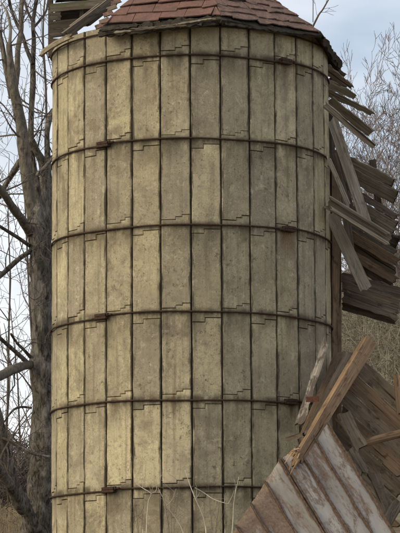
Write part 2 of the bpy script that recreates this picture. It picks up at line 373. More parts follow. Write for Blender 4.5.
LUG = {6.9875: 41, 6.2425: -36.5, 5.50: 42, 4.7325: -37.5, 3.9925: 42, 3.235: -34, 2.485: 40, 7.235: 150}
for zi, z in enumerate([7.235]+HZ):
    t0 = R_(LUG[z]); path = []
    for i in range(181):
        f = i/180; th = t0 + 2*math.pi*f
        wob = 0.004*math.sin(th*3+zi*2.1) + 0.003*math.sin(th*7+zi)
        path.append(cyl(z-BASE + (f-0.5)*-0.020 + wob, th, RS+0.0135+0.002*math.sin(th*11+zi)))
    V, F = tube(path, 0.0078, 7)
    ho = mesh_obj('hoop', V, F, RUST, silo, True)
    er = Vector((math.sin(t0), -math.cos(t0), 0)); et = Vector((math.cos(t0), math.sin(t0), 0)); ez = Vector((0, 0, 1))
    V = []; F = []; c = cyl(z-BASE, t0, RS+0.024)
    box(V, F, c, (et, ez, er), (0.046, 0.025, 0.020)); box(V, F, c+ez*0.012-et*0.002, (et, ez, er), (0.060, 0.010, 0.025)); box(V, F, c-ez*0.012+et*0.002, (et, ez, er), (0.060, 0.010, 0.025))
    for s, zz in ((1, 0.012), (-1, -0.012)):
        tube([c+ez*zz+et*s*0.05, c+ez*zz+et*s*0.074], 0.0165, 6, False, V, F)
        tube([c+ez*zz+et*s*0.07, c+ez*zz+et*s*0.108], 0.0085, 6, False, V, F)
    mesh_obj('hoop_lug', V, F, RUST, ho)
# roof
RR = 1.42; EZ = 7.262; AZ = EZ + 1.06
def corner(deg, s=0.0): t = R_(deg); return Vector((RR*math.sin(t), -RR*math.cos(t), EZ+s))
apex = Vector((0, 0, AZ))
roof = None; rg = random.Random(11)
drop = {-34: -0.035, 11: 0.0, 56: 0.0, 101: -0.075, 146: -0.03, 191: 0.0}
facets = [(-34, 11), (11, 56), (56, 101), (101, 146), (146, 191)]
V = []; F = []
for a, b_ in facets:
    p, q = corner(a, drop[a]), corner(b_, drop[b_]); nseg = 14
    nrm = (q-p).cross(apex-p).normalized(); th_ = 0.03; b0 = len(V)
    for i in range(nseg+1):
        f = i/nseg; e = p.lerp(q, f); inw = (apex-e).normalized()
        e = e + inw*rg.uniform(-0.012, 0.022) + Vector((0, 0, -0.018*math.sin(math.pi*f)))
        V += [e, e-nrm*th_]
    V += [apex+Vector((0,0,0)), apex-nrm*th_]; ia = len(V)-2
    for i in range(nseg):
        j = b0+2*i; F += [(j, j+2, ia), (j+3, j+1, ia+1), (j+1, j+3, j+2, j)]
    F += [(b0, ia, ia+1, b0+1), (ia, b0+2*nseg, b0+2*nseg+1, ia+1)]
roof = mesh_obj('roof', [v-Vector((0,0,BASE)) for v in V], F, ROT, silo)
nsh = 0
for fi, (a, b_) in enumerate(facets):
    p, q = corner(a, drop[a]), corner(b_, drop[b_]); mid = (p+q)/2
    U = (q-p).normalized(); half0 = (q-p).length/2; S = (apex-mid); LS = S.length; S.normalize(); Nn = U.cross(S).normalized()
    red = (fi == 0); e = 0.165 if red else 0.135; ww = 0.23 if red else 0.15; s = 0.075 if red else 0.035; row = 0
    while s < LS-0.12:
        hw = half0*(1-s/LS); s1 = min(s+e*1.22, LS-0.02); hw1 = half0*(1-s1/LS)
        u = -hw + (-ww*rg.uniform(0.3, 0.95))
        while u < hw:
            wj = ww*rg.uniform(0.75, 1.25) if not red else ww*rg.uniform(0.9, 1.08)
            ua, ub = max(u+0.003, -hw-0.01), min(u+wj-0.003, hw+0.01)
            u += wj
            if ub-ua < 0.03: continue
            if not red and rg.random() < 0.05: continue
            if red and row == 0 and rg.random() < 0.15: continue
            jl, jr, lift = rg.uniform(-0.018, 0.02), rg.uniform(-0.018, 0.02), rg.uniform(0.020, 0.034) if red else rg.uniform(0.012, 0.026)
            if not red: jl *= 1.7; jr *= 1.7
            ta, tb = max(ua, -hw1), min(ub, hw1)
            if tb < ta: ta = tb = (max(-hw1, min(hw1, ua)))
            tk = 0.011 if red else 0.009
            um = (ua+ub)/2; jm = (jl+jr)/2 + rg.uniform(-0.012, 0.012); lm = lift + rg.uniform(-0.006, 0.006)
            base = mid
            pts = [(ua, s+jl, lift), (um, s+jm, lm), (ub, s+jr, lift+rg.uniform(-0.006, 0.008)), (tb, s1, 0.007), (ta, s1, 0.007)]
            VV = [base+U*x+S*y+Nn*zz - Vector((0,0,BASE)) for x, y, zz in pts] + [base+U*x+S*y+Nn*(zz-tk) - Vector((0,0,BASE)) for x, y, zz in pts]
            FF = [(0,1,2,3,4), (9,8,7,6,5)] + [(5+k, 5+(k+1) % 5, (k+1) % 5, k) for k in range(5)]
            mesh_obj('shingle', VV, FF, SHRED if red else SHBRN, roof); nsh += 1
        s += e; row += 1
# split eave laths and ragged felt along the front facets
def strip(name, A, B, w, t, mat, parent, nhint=Vector((0,-1,0)), segs=8, seed=0, rag=0.03, jit=0.06, sub=4, bow=0.0, taper=(1,1), org=None):
    """board from A to B (world): own X axis along its length, ragged ends, uneven edges"""
    rg = random.Random(seed); X = (B-A); Ln = X.length; X.normalize()
    Z = (nhint - X*nhint.dot(X)).normalized(); Y = Z.cross(X)
    V = []; F = []; r0_, r1_ = rag if isinstance(rag, tuple) else (rag, rag); e0 = [rg.uniform(0, r0_) for _ in range(sub+1)]; e1 = [rg.uniform(0, r1_) for _ in range(sub+1)]
    jl = [rg.uniform(-jit, jit)*w*0.16 - (rg.uniform(0, 0.0) if rg.random() > 0.1 else 0) for _ in range(segs+1)]; jr = [rg.uniform(-jit, jit)*w*0.16 for _ in range(segs+1)]
    tw = rg.uniform(-0.03, 0.03)
    for side in (1, -1):
        for i in range(segs+1):
            f = i/segs; ww = w*(taper[0]*(1-f)+taper[1]*f)
            for k in range(sub+1):
                g = k/sub; x = f*Ln
                if i == 0: x = e0[k]
                elif i == segs: x = Ln-e1[k]
                y = (g-0.5)*ww + (jl[i]*(1-g)+jr[i]*g)
                V.append((x, y, side*t/2 + bow*math.sin(math.pi*f) + tw*(f-0.5)*(g-0.5)*w))
    nn = (segs+1)*(sub+1); W = sub+1
    for i in range(segs):
        for k in range(sub):
            a = i*W+k; F.append((a, a+W, a+W+1, a+1)); F.append((nn+a, nn+a+1, nn+a+W+1, nn+a+W))
    for i in range(segs):
        a = i*W; F.append((a, nn+a, nn+a+W, a+W)); a = i*W+sub; F.append((a, a+W, nn+a+W, nn+a))
    for k in range(sub):
        a = k; F.append((a, a+1, nn+a+1, nn+a)); a = segs*W+k; F.append((a, nn+a, nn+a+1, a+1))
    F = [tuple(reversed(f)) for f in F]
    o = mesh_obj(name, V, F, mat, parent)
    M = Matrix.Identity(4)
    off = Vector()
    p = parent
    while p: off += p.location; p = p.parent
    for i in range(3): M[i][0] = X[i]; M[i][1] = Y[i]; M[i][2] = Z[i]; M[i][3] = A[i]-off[i]
    o.matrix_local = M
    return o
def plank(name, a, b, YA, YB, wpx, t, mat, parent=None, tilt=0.0, **k):
    A, B = at(*a, YA), at(*b, YB); X = (B-A).normalized(); view = ((A+B)/2-CAM).normalized()
    Wd = X.cross(view).normalized(); n = Wd.cross(X); n = -n if n.dot(view) > 0 else n
    n = Matrix.Rotation(R_(tilt), 3, X) @ n
    w = wpx*mpp((YA+YB)/2)/max(0.3, math.cos(R_(tilt)))
    return strip(name, A, B, w, t, mat, parent, n, **k)
for i, (a, b, YA, YB, wp, mt) in enumerate([
    ((96, 33), (165, 27), -1.14, -1.42, 6.5, ROT), ((98, 35), (160, 30.5), -1.12, -1.40, 4, ROT), ((150, 27), (205, 22), -1.40, -1.46, 5, ROT), ((100, 30.5), (140, 25.5), -1.2, -1.36, 1.8, ROT), ((130, 31), (190, 25), -1.44, -1.49, 1.2, GREYD), ((126, 33), (219, 22.5), -1.36, -1.45, 3.5, ROT), ((100, 32), (150, 25), -1.06, -1.30, 6, ROT), ((140, 26), (216, 19), -1.30, -1.43, 6, ROT),
    ((112, 32.5), (158, 28.5), -1.3, -1.42, 1.6, GREY), ((128, 29.5), (176, 25), -1.42, -1.48, 1.3, GREYD), ((158, 27), (219, 18.5), -1.42, -1.47, 1.6, GREY), ((176, 24.5), (214, 18), -1.45, -1.48, 1.3, GREY), ((222, 23.5), (271, 30), -1.42, -1.21, 1.8, ROT), ((268, 30), (321, 35.5), -1.22, -0.84, 1.8, ROT), ((322, 37), (342, 68), -0.80, 0.22, 4.5, ROT)]):
    plank('eave_board', a, b, YA, YB, wp, 0.02, mt, roof, tilt=-25, seed=50+i, rag=0.08, jit=2.2, segs=18)
# rod on the roof
Vp, Fp = tube([at(313, 22, -0.1)-Vector((0,0,BASE)), at(313.2, -14, -0.1)-Vector((0,0,BASE))], 0.0035, 6); mesh_obj('lightning_rod', Vp, Fp, RUST, roof)
# broken wooden fill hatch at the open side of the roof
hatch = empty('roof_hatch', (0, 0, 0), silo)
for i, (a, b, Y, wp, mt) in enumerate([((49, -4), (104, -8), 0.36, 9, GREYD), ((49, 8), (108, 2.5), 0.35, 8.5, GREYM), ((49, 16.5), (62, 16), 0.36, 8, GREYD), ((49, 26), (88, 21.5), 0.36, 9, GREYD),
                                       ((49, 34.5), (78, 31), 0.36, 7.5, GREYD), ((49, 42.5), (72, 42), 0.37, 8, BROWNG), ((49, -14), (110, -17), 0.36, 9, GREYM), ((49, 51), (66, 51), 0.37, 8, BROWNG)]):
    plank('siding_board', a, b, Y, Y, wp, 0.022, mt, hatch, tilt=-6, seed=80+i, rag=0.02, jit=0.12)
for i, (a, b, Y, wp) in enumerate([((54, -12), (112, -15), 0.86, 9.5), ((54, -2), (112, -6), 0.86, 9.5), ((54, 8), (110, 4), 0.86, 9.5), ((54, 17), (96, 14), 0.86, 9)]):
    plank('back_board', a, b, Y, Y, wp, 0.02, GREYD, hatch, seed=95+i, rag=0.02)
for i in range(5):  # hatch sides and unseen top, added to keep light out of the opening
    A = at(49.5, 42-i*13, 0.38); strip('shading_side_board', A, A+Vector((0.0, 0.5, 0.0)), 0.112, 0.02, GREYD, hatch, Vector((-1, 0, 0)), seed=130+i, rag=0.01)
    A = at(49+i*14, -22-i*0.6, 0.34); strip('shading_top_board', A, A+Vector((0, 0.56, 0.03)), 0.155, 0.02, GREYD, hatch, Vector((0, 0, 1)), seed=140+i, rag=0.02)
plank('corner_post', (50, 60), (50, -25), 0.42, 0.42, 4, 0.07, GREYD, hatch, seed=101)
plank('jamb', (81, 24), (83, -16), 0.42, 0.42, 4, 0.05, GREYD, hatch, seed=102)
plank('rafter', (63, 37), (121, -7), -0.55, -0.35, 7.5, 0.05, GREYD, hatch, tilt=12, seed=103, rag=0.06, jit=0.15)
plank('rafter', (84, 26.5), (117, 1), -0.35, -0.15, 5, 0.06, GREYD, hatch, tilt=10, seed=104, rag=0.05)
plank('rafter', (70, 29), (104, 3), 0.05, 0.12, 6, 0.05, GREYD, hatch, tilt=10, seed=105, rag=0.05)
plank('rim_board', (39, 56), (74, 34.5), -0.10, -0.93, 4.5, 0.022, GREYM, hatch, tilt=-35, seed=106, rag=0.10, jit=0.3, bow=0.03)
for i, (px, py) in enumerate([(97, 26), (101, 21), (105, 14), (109, 8), (113, 2)]):
    plank('lath', (px-3, py+2), (px+9, py-2.5), -1.0+i*0.1, -1.02+i*0.1, 4, 0.014, BROWNG if i % 2 else SHBRN, hatch, tilt=-30, seed=110+i, rag=0.04)

# ------------------------------------------------------------------ ruined lean-to shed at the right of the silo
shed = empty('ruined_shed', (1.42, 0.4, ground_z(1.4, 0.3)))
tag(shed, 'collapsed weathered timber lean-to clinging to the side of the silo', 'shed')
plank('post', (336.5, 640), (335.5, 172), 0.10, 0.10, 9.5, 0.09, BROWN, shed, tilt=12, seed=200, jit=0.08)
plank('post', (333, 640), (331.5, 108), 0.30, 0.25, 7, 0.08, GREYD, shed, tilt=0, seed=201, jit=0.08)
plank('post', (405, 640), (405, 158), 0.50, 0.46, 9, 0.09, GREYD, shed, seed=202)
up = [((325, 68), (353, 88), -0.10, 0.25, 9, BROWNG, 20, (1.2, 0.35)), ((325, 82), (357, 97.5), -0.05, 0.35, 8, GREYM, 15, (1.1, 0.7)), ((326, 91), (375.5, 115), -0.02, 0.25, 7, GREYM, 15, (1, 0.6)),
      ((328, 99), (374, 136), -0.10, 0.15, 9.5, GREYM, 15, (1, 0.85)), ((323.5, 104), (378, 150), -0.52, -0.15, 6.5, GREY, 10, (1, 0.8)), ((330, 78), (346, 88), 0.2, 0.4, 8, GREYD, 10, (1, .8)), ((329, 66), (345, 76), 0.1, 0.4, 8, GREYD, 10, (1, .5))]
for i, (a, b, YA, YB, wp, mt, tl, tp) in enumerate(up):
    plank('roof_board', a, b, YA, YB, wp, 0.03, mt, shed, tilt=tl, seed=210+i, rag=(0.05, 0.16), jit=0.5, taper=tp, segs=12, sub=6)
mid_ = [((345, 159.5), (397, 186), 0.75, 0.55, 11, GREYM, 18), ((348, 173), (400, 200), 0.72, 0.52, 13, GREYM, 18), ((352, 190), (400, 219), 0.70, 0.52, 6.5, GREYD, 10), ((352, 203), (399, 231), 0.72, 0.55, 14, GREYM, 18), ((350, 217), (402, 245), 0.74, 0.60, 13, GREYD, 18)]
for i, (a, b, YA, YB, wp, mt, tl) in enumerate(mid_):
    plank('roof_board', a, b, YA, YB, wp, 0.03, mt, shed, tilt=tl, seed=230+i, rag=(0.05, 0.14), jit=0.5, segs=12, sub=6)
low_ = [((342, 224), (398, 256), 0.66, 0.5, 9, GREYD), ((344, 231), (399, 264), 0.62, 0.44, 9.5, BROWN), ((345, 241), (396, 273), 0.70, 0.5, 9, BROWNG), ((346, 250), (398, 283), 0.66, 0.46, 9, BROWN), ((348, 260), (394, 289), 0.72, 0.55, 7, GREYD)]
for i, (a, b, YA, YB, wp, mt) in enumerate(low_):
    plank('siding_board', a, b, YA, YB, wp, 0.028, mt, shed, tilt=6+7*(i % 3), seed=280+i, rag=0.06, jit=0.4)
plank('rafter', (338, 150), (352, 262), 0.55, 0.55, 8, 0.08, GREYD, shed, seed=247)
plank('rafter', (372, 158), (392, 300), 0.85, 0.8, 7, 0.08, GREYD, shed, seed=248)
plank('upright_board', (331, 116), (369, 232), -0.14, 0.10, 11, 0.028, PALE, shed, tilt=-8, seed=250, rag=0.05)
plank('upright_board', (333, 150), (351, 216), 0.05, 0.12, 10, 0.025, GREYD, shed, tilt=-8, seed=251, rag=0.06)
plank('upright_board', (327.5, 156), (350, 208), -0.42, -0.22, 4.2, 0.03, PALE, shed, tilt=5, seed=252, rag=0.05)
for i in range(3):
    plank('wall_board', (339+i*1.5, 276+i*9.5), (404-i*2, 294.5+i*10.5), 0.34-i*0.02, 0.2-i*0.02, 11, 0.035, [GREYD, BROWNG, GREYD][i], shed, tilt=4+i*3, seed=255+i*20, rag=0.035, jit=0.6, sub=4)
plank('wall_board', (341, 305), (398, 321), 0.42, 0.28, 9, 0.035, GREYD, shed, tilt=4, seed=256, rag=0.05, jit=0.2)
tag(plank('grooved_rail', (326, 201), (391, 241), -0.47, -0.28, 12.5, 0.05, GREY, shed, tilt=8, seed=260, rag=0.05), 'grey rail with a groove along its length')
for sgn in (1, -1):
    plank('rail_lip', (328, 201+sgn*5.0-0), (390, 240+sgn*5.0), -0.53, -0.34, 2.6, 0.05, GREY, shed, tilt=8, seed=262+sgn, rag=0.04)
bo = plank('leaning_board', (330, 213), (367, 291), -0.20, -0.02, 12.5, 0.03, PALE, None, tilt=-6, seed=265, rag=0.03)
tag(bo, 'pale grey leaning board below the grooved rail, its foot on a dark wall board', 'board')

# ------------------------------------------------------------------ wreckage in front, lower right
def T(o, lab, cat, group=None): return tag(o, lab, cat, group)
T(plank('timber_beam', (370, 340.5), (291, 470), -0.75, -1.75, 13, 0.08, ORANGE, None, tilt=-22, seed=300, rag=(0.025, 0.2), jit=0.05, sub=7, taper=(1, 0.62), segs=14), 'thick orange-brown timber beam with a splintered lower end', 'beam')
T(plank('brown_board', (350, 352), (300, 447), -0.45, -1.45, 7, 0.04, BROWNG, None, tilt=18, seed=301, rag=0.08), 'dull brown board lying along the left edge of the orange-brown beam', 'board')
T(plank('dark_board', (341, 352), (303, 442), -0.30, -1.30, 9, 0.05, BROWN, None, tilt=30, seed=302, rag=0.08), 'narrow dark brown board between the pale splinter and the beam', 'board')
T(plank('pale_splinter', (327, 337), (298, 428), -0.85, -1.38, 9, 0.025, SPLINT, None, tilt=8, seed=303, rag=(0.2, 0.08), jit=0.6, taper=(0.7, 1.0), segs=12), 'pale splintered board with flaking dark paint leaning against the silo', 'board')
T(plank('iron_strap', (306, 399.5), (319, 399), -1.33, -1.36, 5.5, 0.02, REDB, None, seed=304, rag=0.004, jit=0.05), 'short red rusted iron strap across the pale splintered board', 'strap')
for i, (a, b, Y, wp) in enumerate([((285, 440), (306, 433), -1.42, 4), ((283, 462), (297, 449), -1.6, 5)]):
    T(plank('wood_chunk', a, b, Y, Y-0.1, wp, 0.04, [BROWNG, SPLIT2][i], None, seed=310+i, rag=0.06, jit=0.6), ['small brown wood chip wedged beside the lower end of the pale splinter', 'chewed fresh-broken wood chunk beside the beam\'s splintered end'][i], 'wood chunk')
V = []
spl = empty('splinters', tuple(at(293, 463, -1.8)))
tag(spl, 'bright torn splinters at the broken end of the orange-brown beam', 'splinters')
rg = random.Random(5)
for i in range(9):
    a = (294+rg.uniform(-3, 10), 459+rg.uniform(-12, 3)); b = (a[0]-rg.uniform(3, 10), a[1]+rg.uniform(4, 16))
    strip('splinter', at(*a, -1.78), at(*b, -1.86+rg.uniform(-.04, .04)), rg.uniform(0.008, 0.018), 0.008, SPLIT2, spl, Vector((rg.uniform(-.5, .5), -1, 0.3)), seed=320+i, rag=0.02, taper=(1, 0.15), segs=4, sub=2)
# ribbed metal roofing, folded along one rib
def sheet(name, apexpx, YA, edge, rib, nP, mats, label, seed):
    """edge / rib: (dpx, dpy, dY) per panel across and along the full rib length"""
    root = empty(name, tuple(at(apexpx[0], apexpx[1], YA))); tag(root, label, 'metal sheet', 'folded ribbed roofing sheets'); rg = random.Random(seed)
    def P(u, v): return at(apexpx[0]+edge[0]*u+rib[0]*v, apexpx[1]+edge[1]*u+rib[1]*v, YA+edge[2]*u+rib[2]*v)
    for k in range(nP):
        ng = 6; nl = 18; A0 = P(k, 0); X = (P(k, 1)-A0); Ln = X.length; X.normalize(); Yv = P(k+1, 0)-A0; sk = Yv.dot(X); Yp = Yv-X*sk; wv = Yp.length; Yp.normalize(); Z = X.cross(Yp)
        if Z.dot(CAM-A0) < 0: zs = -1
        else: zs = 1
        V = []; F = []; ends = [rg.uniform(-0.008, 0.012) for _ in range(ng+1)]
        for s in (0, 1):
            for i in range(nl+1):
                for j in range(ng+1):
                    g = j/ng; x = i/nl*Ln + sk*g + (ends[j] if i == 0 else 0)
                    zz = 0.006*math.sin(x*7+k*2)*math.sin(math.pi*g) + 0.004*rg.uniform(-1, 1)*(s == 0)*0.5
                    V.append((x, wv*g, zs*(zz - s*0.004)))
        W = ng+1; nn = (nl+1)*W
        for i in range(nl):
            for j in range(ng):
                a = i*W+j; q = (a, a+W, a+W+1, a+1); F.append(q); F.append(tuple(nn+x for x in reversed(q)))
        for j in range(ng): F.append((j, j+1, nn+j+1, nn+j))
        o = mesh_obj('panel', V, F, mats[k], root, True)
        M = Matrix.Identity(4)
        for i in range(3): M[i][0] = X[i]; M[i][1] = Yp[i]; M[i][2] = Z[i]; M[i][3] = A0[i]-root.location[i]
        o.matrix_local = M
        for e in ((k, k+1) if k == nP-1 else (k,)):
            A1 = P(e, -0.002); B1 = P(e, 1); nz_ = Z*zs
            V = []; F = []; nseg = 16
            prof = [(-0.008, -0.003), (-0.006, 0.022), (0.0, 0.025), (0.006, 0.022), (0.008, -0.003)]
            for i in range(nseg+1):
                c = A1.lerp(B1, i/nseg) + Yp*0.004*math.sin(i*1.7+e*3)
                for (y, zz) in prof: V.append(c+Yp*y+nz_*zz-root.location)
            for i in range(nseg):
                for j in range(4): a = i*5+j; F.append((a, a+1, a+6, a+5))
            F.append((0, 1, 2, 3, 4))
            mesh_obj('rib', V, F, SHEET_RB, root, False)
    return root
rib = (112, 186, -0.75)
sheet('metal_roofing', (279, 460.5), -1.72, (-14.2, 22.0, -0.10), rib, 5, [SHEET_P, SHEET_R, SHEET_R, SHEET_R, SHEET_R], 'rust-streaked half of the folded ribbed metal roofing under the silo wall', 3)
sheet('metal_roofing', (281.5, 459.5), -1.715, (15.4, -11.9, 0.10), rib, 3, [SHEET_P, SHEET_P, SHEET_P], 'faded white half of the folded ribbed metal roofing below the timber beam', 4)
# fallen plank wall behind the roofing
wall = empty('fallen_plank_wall', tuple(at(380, 470, -0.6))); tag(wall, 'slumped panel of wide brown planks behind the ribbed roofing', 'plank wall')
for i in range(9):
    ox, oy = 354-i*3.2, 352+i*19
    mt = [BROWNG, BROWN, BROWNG, BROWN, BROWNG, GREYD, BROWN, BROWNG, BROWN][i]
    plank('plank', (ox-6, oy+8-4), (ox+62, oy+66), -0.30-i*0.045, -0.72-i*0.045, 15.5, 0.03, mt, wall, tilt=6, seed=400+i, rag=0.08, jit=0.12, segs=10)
plank('backing_board', (352, 372), (338, 560), -0.15, -0.5, 14, 0.04, GREYD, wall, seed=420)
plank('batten', (396, 372), (400, 416), -0.82, -0.86, 5, 0.03, ORANGE, wall, seed=421, tilt=-20)
Vp, Fp = tube([Vector((0, 0, 0.0)), Vector((0.15, 0, 0.003)), Vector((0.30, 0, 0)), Vector((0.48, 0, -0.004))], [0.033, 0.036, 0.035, 0.036], 9)
po = mesh_obj('broken_pole', Vp, Fp, ORANGE, None, False); pa, pb = at(362, 444, -1.12), at(410, 431, -1.05); X = (pb-pa).normalized()
po.rotation_euler = X.to_track_quat('X', 'Z').to_euler(); po.location = pa
T(po, 'short round brown pole end resting across the slumped planks', 'pole')
for i, (a, b, Y, wp, mt, lab) in enumerate([((343, 412), (363, 452), -1.15, 13, BROWNG, 'squarish grey-brown board scrap lying against the slumped planks beside the beam'), ((347, 446), (366, 478), -1.22, 14, GREYD, 'dark grey board scrap touching the edge of the white metal roofing'),
                                        ((372, 470), (392, 520), -1.25, 11, BROWNG, 'brown-grey board scrap wedged below the pole'), ((399, 500), (378, 541), -1.35, 10, GREYD, 'short dark board propped against the foot of the white metal roofing')]):
    T(plank('board_scrap', a, b, Y, Y-0.12, wp, 0.03, mt, None, tilt=[-15, 10, -20, 15][i], seed=440+i, rag=0.07, jit=0.5, segs=5), lab, 'board scrap')

# ------------------------------------------------------------------ trees
def catmull(P, n=6):
    out = []
    for i in range(len(P)-1):
        p0 = P[max(i-1, 0)]; p1 = P[i]; p2 = P[i+1]; p3 = P[min(i+2, len(P)-1)]
        for k in range(n):
            t = k/n
            out.append(tuple(0.5*((2*b)+(-a+c)*t+(2*a-5*b+4*c-d)*t*t+(-a+3*b-3*c+d)*t*t*t) for a, b, c, d in zip(p0, p1, p2, p3)))
    out.append(tuple(P[-1])); return out
def limb_mesh(V, F, pts, Y, dY=0.0, sides=14, rough=0.10, seed=0, n=7, shrink=1.0):
    """pts: (px, py, width px); knobbly tapered tube"""
    P = catmull(pts, n); path = []; rad = []
    for i, (x, y, w_) in enumerate(P):
        yy = Y + dY*i/len(P); path.append(at(x, y, yy)); rad.append(max(0.004, w_/2*mpp(yy)*shrink))
    b0 = len(V); tube(path, rad, sides, False, V, F)
    for i in range(b0, len(V)):
        ring = (i-b0)//sides; c = path[ring]; d = V[i]-c
        k = mnoise.noise(Vector((V[i].x*7+seed, V[i].y*7, V[i].z*2.2)))*rough*1.6 + mnoise.noise(Vector((V[i].x*22+seed, V[i].y*22, V[i].z*6)))*rough
        V[i] = c + d*(1+k)
    return path, rad
def grow(V, F, p, d, length, r, lev, rg, maxlev=3, nseg=5, spread=0.7, upbias=0.12, kids=(3, 6), wig=0.16, sides=3, rmin=0.004):
    path = [p.copy()]; rad = [r]; cur = p.copy(); dd = d.normalized(); st = length/nseg
    for i in range(nseg):
        dd = (dd + Vector((rg.gauss(0, wig), rg.gauss(0, wig), rg.gauss(0, wig)+upbias))).normalized()
        cur = cur + dd*st; path.append(cur.copy()); rad.append(max(rmin, r*(1-0.75*(i+1)/nseg)))
    tube(path, rad, 6 if lev == 0 else (4 if lev == 1 else sides), False, V, F, cap=False)
    if lev < maxlev:
        for _ in range(rg.randint(*kids)):
            f = rg.uniform(0.22, 0.98); k = min(int(f*nseg), nseg-1); q = path[k].lerp(path[k+1], f*nseg-k)
            ax = (path[k+1]-path[k]).normalized(); side = ax.orthogonal().normalized(); side = Matrix.Rotation(rg.uniform(0, 6.283), 3, ax) @ side
            nd = (ax*(1-spread*0.45) + side*spread*rg.uniform(0.7, 1.2)).normalized()
            grow(V, F, q, nd, length*rg.uniform(0.38, 0.62), max(rmin, rad[k]*rg.uniform(0.45, 0.62)), lev+1, rg, maxlev, nseg, spread, upbias, kids, wig, sides, rmin)
TY = 7.0
tree = empty('old_tree', tuple(at(38, 620, TY))); tree.location.z = ground_z(tree.location.x, TY)
tag(tree, 'big gnarled bare tree with a broken top beside the silo', 'tree')
V = []; F = []
limb_mesh(V, F, [(36, 640, 40), (37, 560, 37), (38, 520, 34), (41, 490, 29), (42, 455, 23), (42, 420, 21.5), (42.5, 380, 23), (43, 340, 24), (42, 300, 23), (41.5, 270, 23), (40, 245, 24), (38, 222, 21), (35, 205, 16)], TY, 0, 26, 0.24, 1, 12)
trunk = mesh_obj('trunk', V, F, BARK, tree, True); wsub(trunk, tree)
def limb(name, pts, Y, dY=0.0, mat=BARK, seed=0, sides=10, rough=0.10):
    V = []; F = []; path, rad = limb_mesh(V, F, pts, Y, dY, sides, rough, seed)
    o = mesh_obj(name, V, F, mat, tree, True); wsub(o, tree); return path, rad
LP = []
LP.append(limb('limb', [(36, 235, 14), (31, 205, 13), (27, 180, 12.5), (24, 150, 12), (21, 125, 11.5), (17, 103, 11), (13, 85, 10), (10.5, 65, 8), (9, 44, 6)], TY, -0.2, BARKG, 2, 14, 0.12))
LP.append(limb('limb', [(14, 90, 7), (17, 70, 6.5), (18, 50, 6), (21, 30, 5.5), (21, 10, 5), (23, -12, 4.5)], TY, 0.5, BARKG, 3))
LP.append(limb('dead_stub', [(13, 98, 8), (9, 80, 7), (5, 62, 6), (2, 45, 5.5), (-3, 25, 5)], TY-0.05, -0.1, BARKG, 4))
LP.append(limb('dead_stub', [(11, 66, 6), (9.5, 48, 4.5), (10.5, 28, 3.4), (7, 12, 2.6), (1, 2, 1.6)], TY, -0.1, BARKP, 5))
LP.append(limb('limb', [(38, 215, 13), (35, 185, 12), (32, 160, 8), (31, 140, 6.5), (31.5, 110, 6), (33, 85, 6), (33, 62, 5.5), (34, 40, 5), (33, 22, 4.5), (36, 2, 4), (38, -14, 3.5)], TY+0.2, 0.4, BARK, 6, 12))
LP.append(limb('limb', [(33, 22, 3), (28, 12, 2.8), (24, 0, 2.4), (21, -10, 2)], TY+0.5, 0.3, TWIG, 7, 8))
LP.append(limb('limb', [(34, 27, 3), (40, 20, 2.6), (46, 11, 2.2), (48, 0, 1.8)], TY+0.5, 0.2, TWIG, 8, 8))
LP.append(limb('limb', [(33, 64, 4.6), (27, 50, 4.4), (22, 34, 4), (16, 22, 3.6), (11, 8, 3.2), (7, -10, 3)], TY+0.3, 0.2, BARK, 9, 9))
LP.append(limb('limb', [(42, 235, 16), (44, 205, 13), (45, 182, 12), (43, 165, 10), (37, 152, 8), (32, 140, 6)], TY+0.3, -0.2, BARK, 10, 12, 0.14))
LP.append(limb('limb', [(48, 240, 9), (50, 200, 8), (48, 165, 6.5), (47, 135, 5.5), (49, 120, 6), (53, 110, 5)], TY+0.8, 0.4, BARK, 11, 10))
LP.append(limb('limb', [(47, 160, 4), (46.5, 130, 2.8), (46, 95, 2.4), (44.5, 65, 2.2), (43, 40, 2), (43.5, 15, 1.8), (46, -10, 1.6)], TY+1.2, 0.4, TWIG, 12, 8))
LP.append(limb('limb', [(37, 175, 4.5), (44, 168, 4), (53, 158, 3.4), (62, 148, 2.8)], TY-0.2, -0.2, BARK, 13, 8))
LP.append(limb('limb', [(31, 235, 10), (23, 221, 9.5), (13, 208, 8.5), (4, 194, 8), (-8, 180, 7)], TY+0.04, -1.25, BARKG, 14, 12))
LP.append(limb('limb', [(20, 161, 6.5), (13, 172, 6), (6, 184, 5.5), (0, 196, 5), (-9, 206, 4.5)], TY+0.4, 0.6, BARK, 15, 10))
LP.append(limb('limb', [(30, 246, 4.2), (20, 239, 4), (9, 232, 3.6), (-4, 224, 3.2)], TY+0.04, -0.85, BARK, 16, 8))
LP.append(limb('limb', [(31, 251, 5.5), (20, 258, 5.2), (10, 267, 5), (0, 276, 4.6), (-9, 284, 4)], TY, -0.4, BARK, 17, 9))
LP.append(limb('limb', [(30, 365, 5), (19, 355, 4.4), (9, 346, 4), (-5, 334, 3.5)], TY+0.04, -0.85, BARK, 18, 8))
LP.append(limb('limb', [(31, 358, 3.6), (24, 350, 3.2), (17, 343, 2.8), (11, 334, 2.2)], TY+0.04, -0.65, BARK, 19, 8))
LP.append(limb('limb', [(33, 364, 9), (24, 366, 9), (12, 370, 9.5), (0, 376, 10), (-14, 380, 10)], TY+0.04, -0.85, BARKG, 20, 12))
LP.append(limb('limb', [(31, 408, 2.6), (22, 407, 2.3), (15, 409, 2.1), (9, 415, 2), (3, 424, 1.6)], TY+0.04, -0.65, BARK, 21, 7))
LP.append(limb('limb', [(34, 530, 18), (24, 505, 14), (15, 488, 12), (8, 465, 11), (3, 440, 10), (-1, 418, 9.5), (-8, 395, 9)], TY-0.3, -0.6, BARK, 22, 14, 0.14))
LP.append(limb('limb', [(22, 510, 12), (12, 490, 11), (2, 474, 10), (-10, 462, 9)], TY-0.5, -0.8, BARK, 23, 12, 0.14))
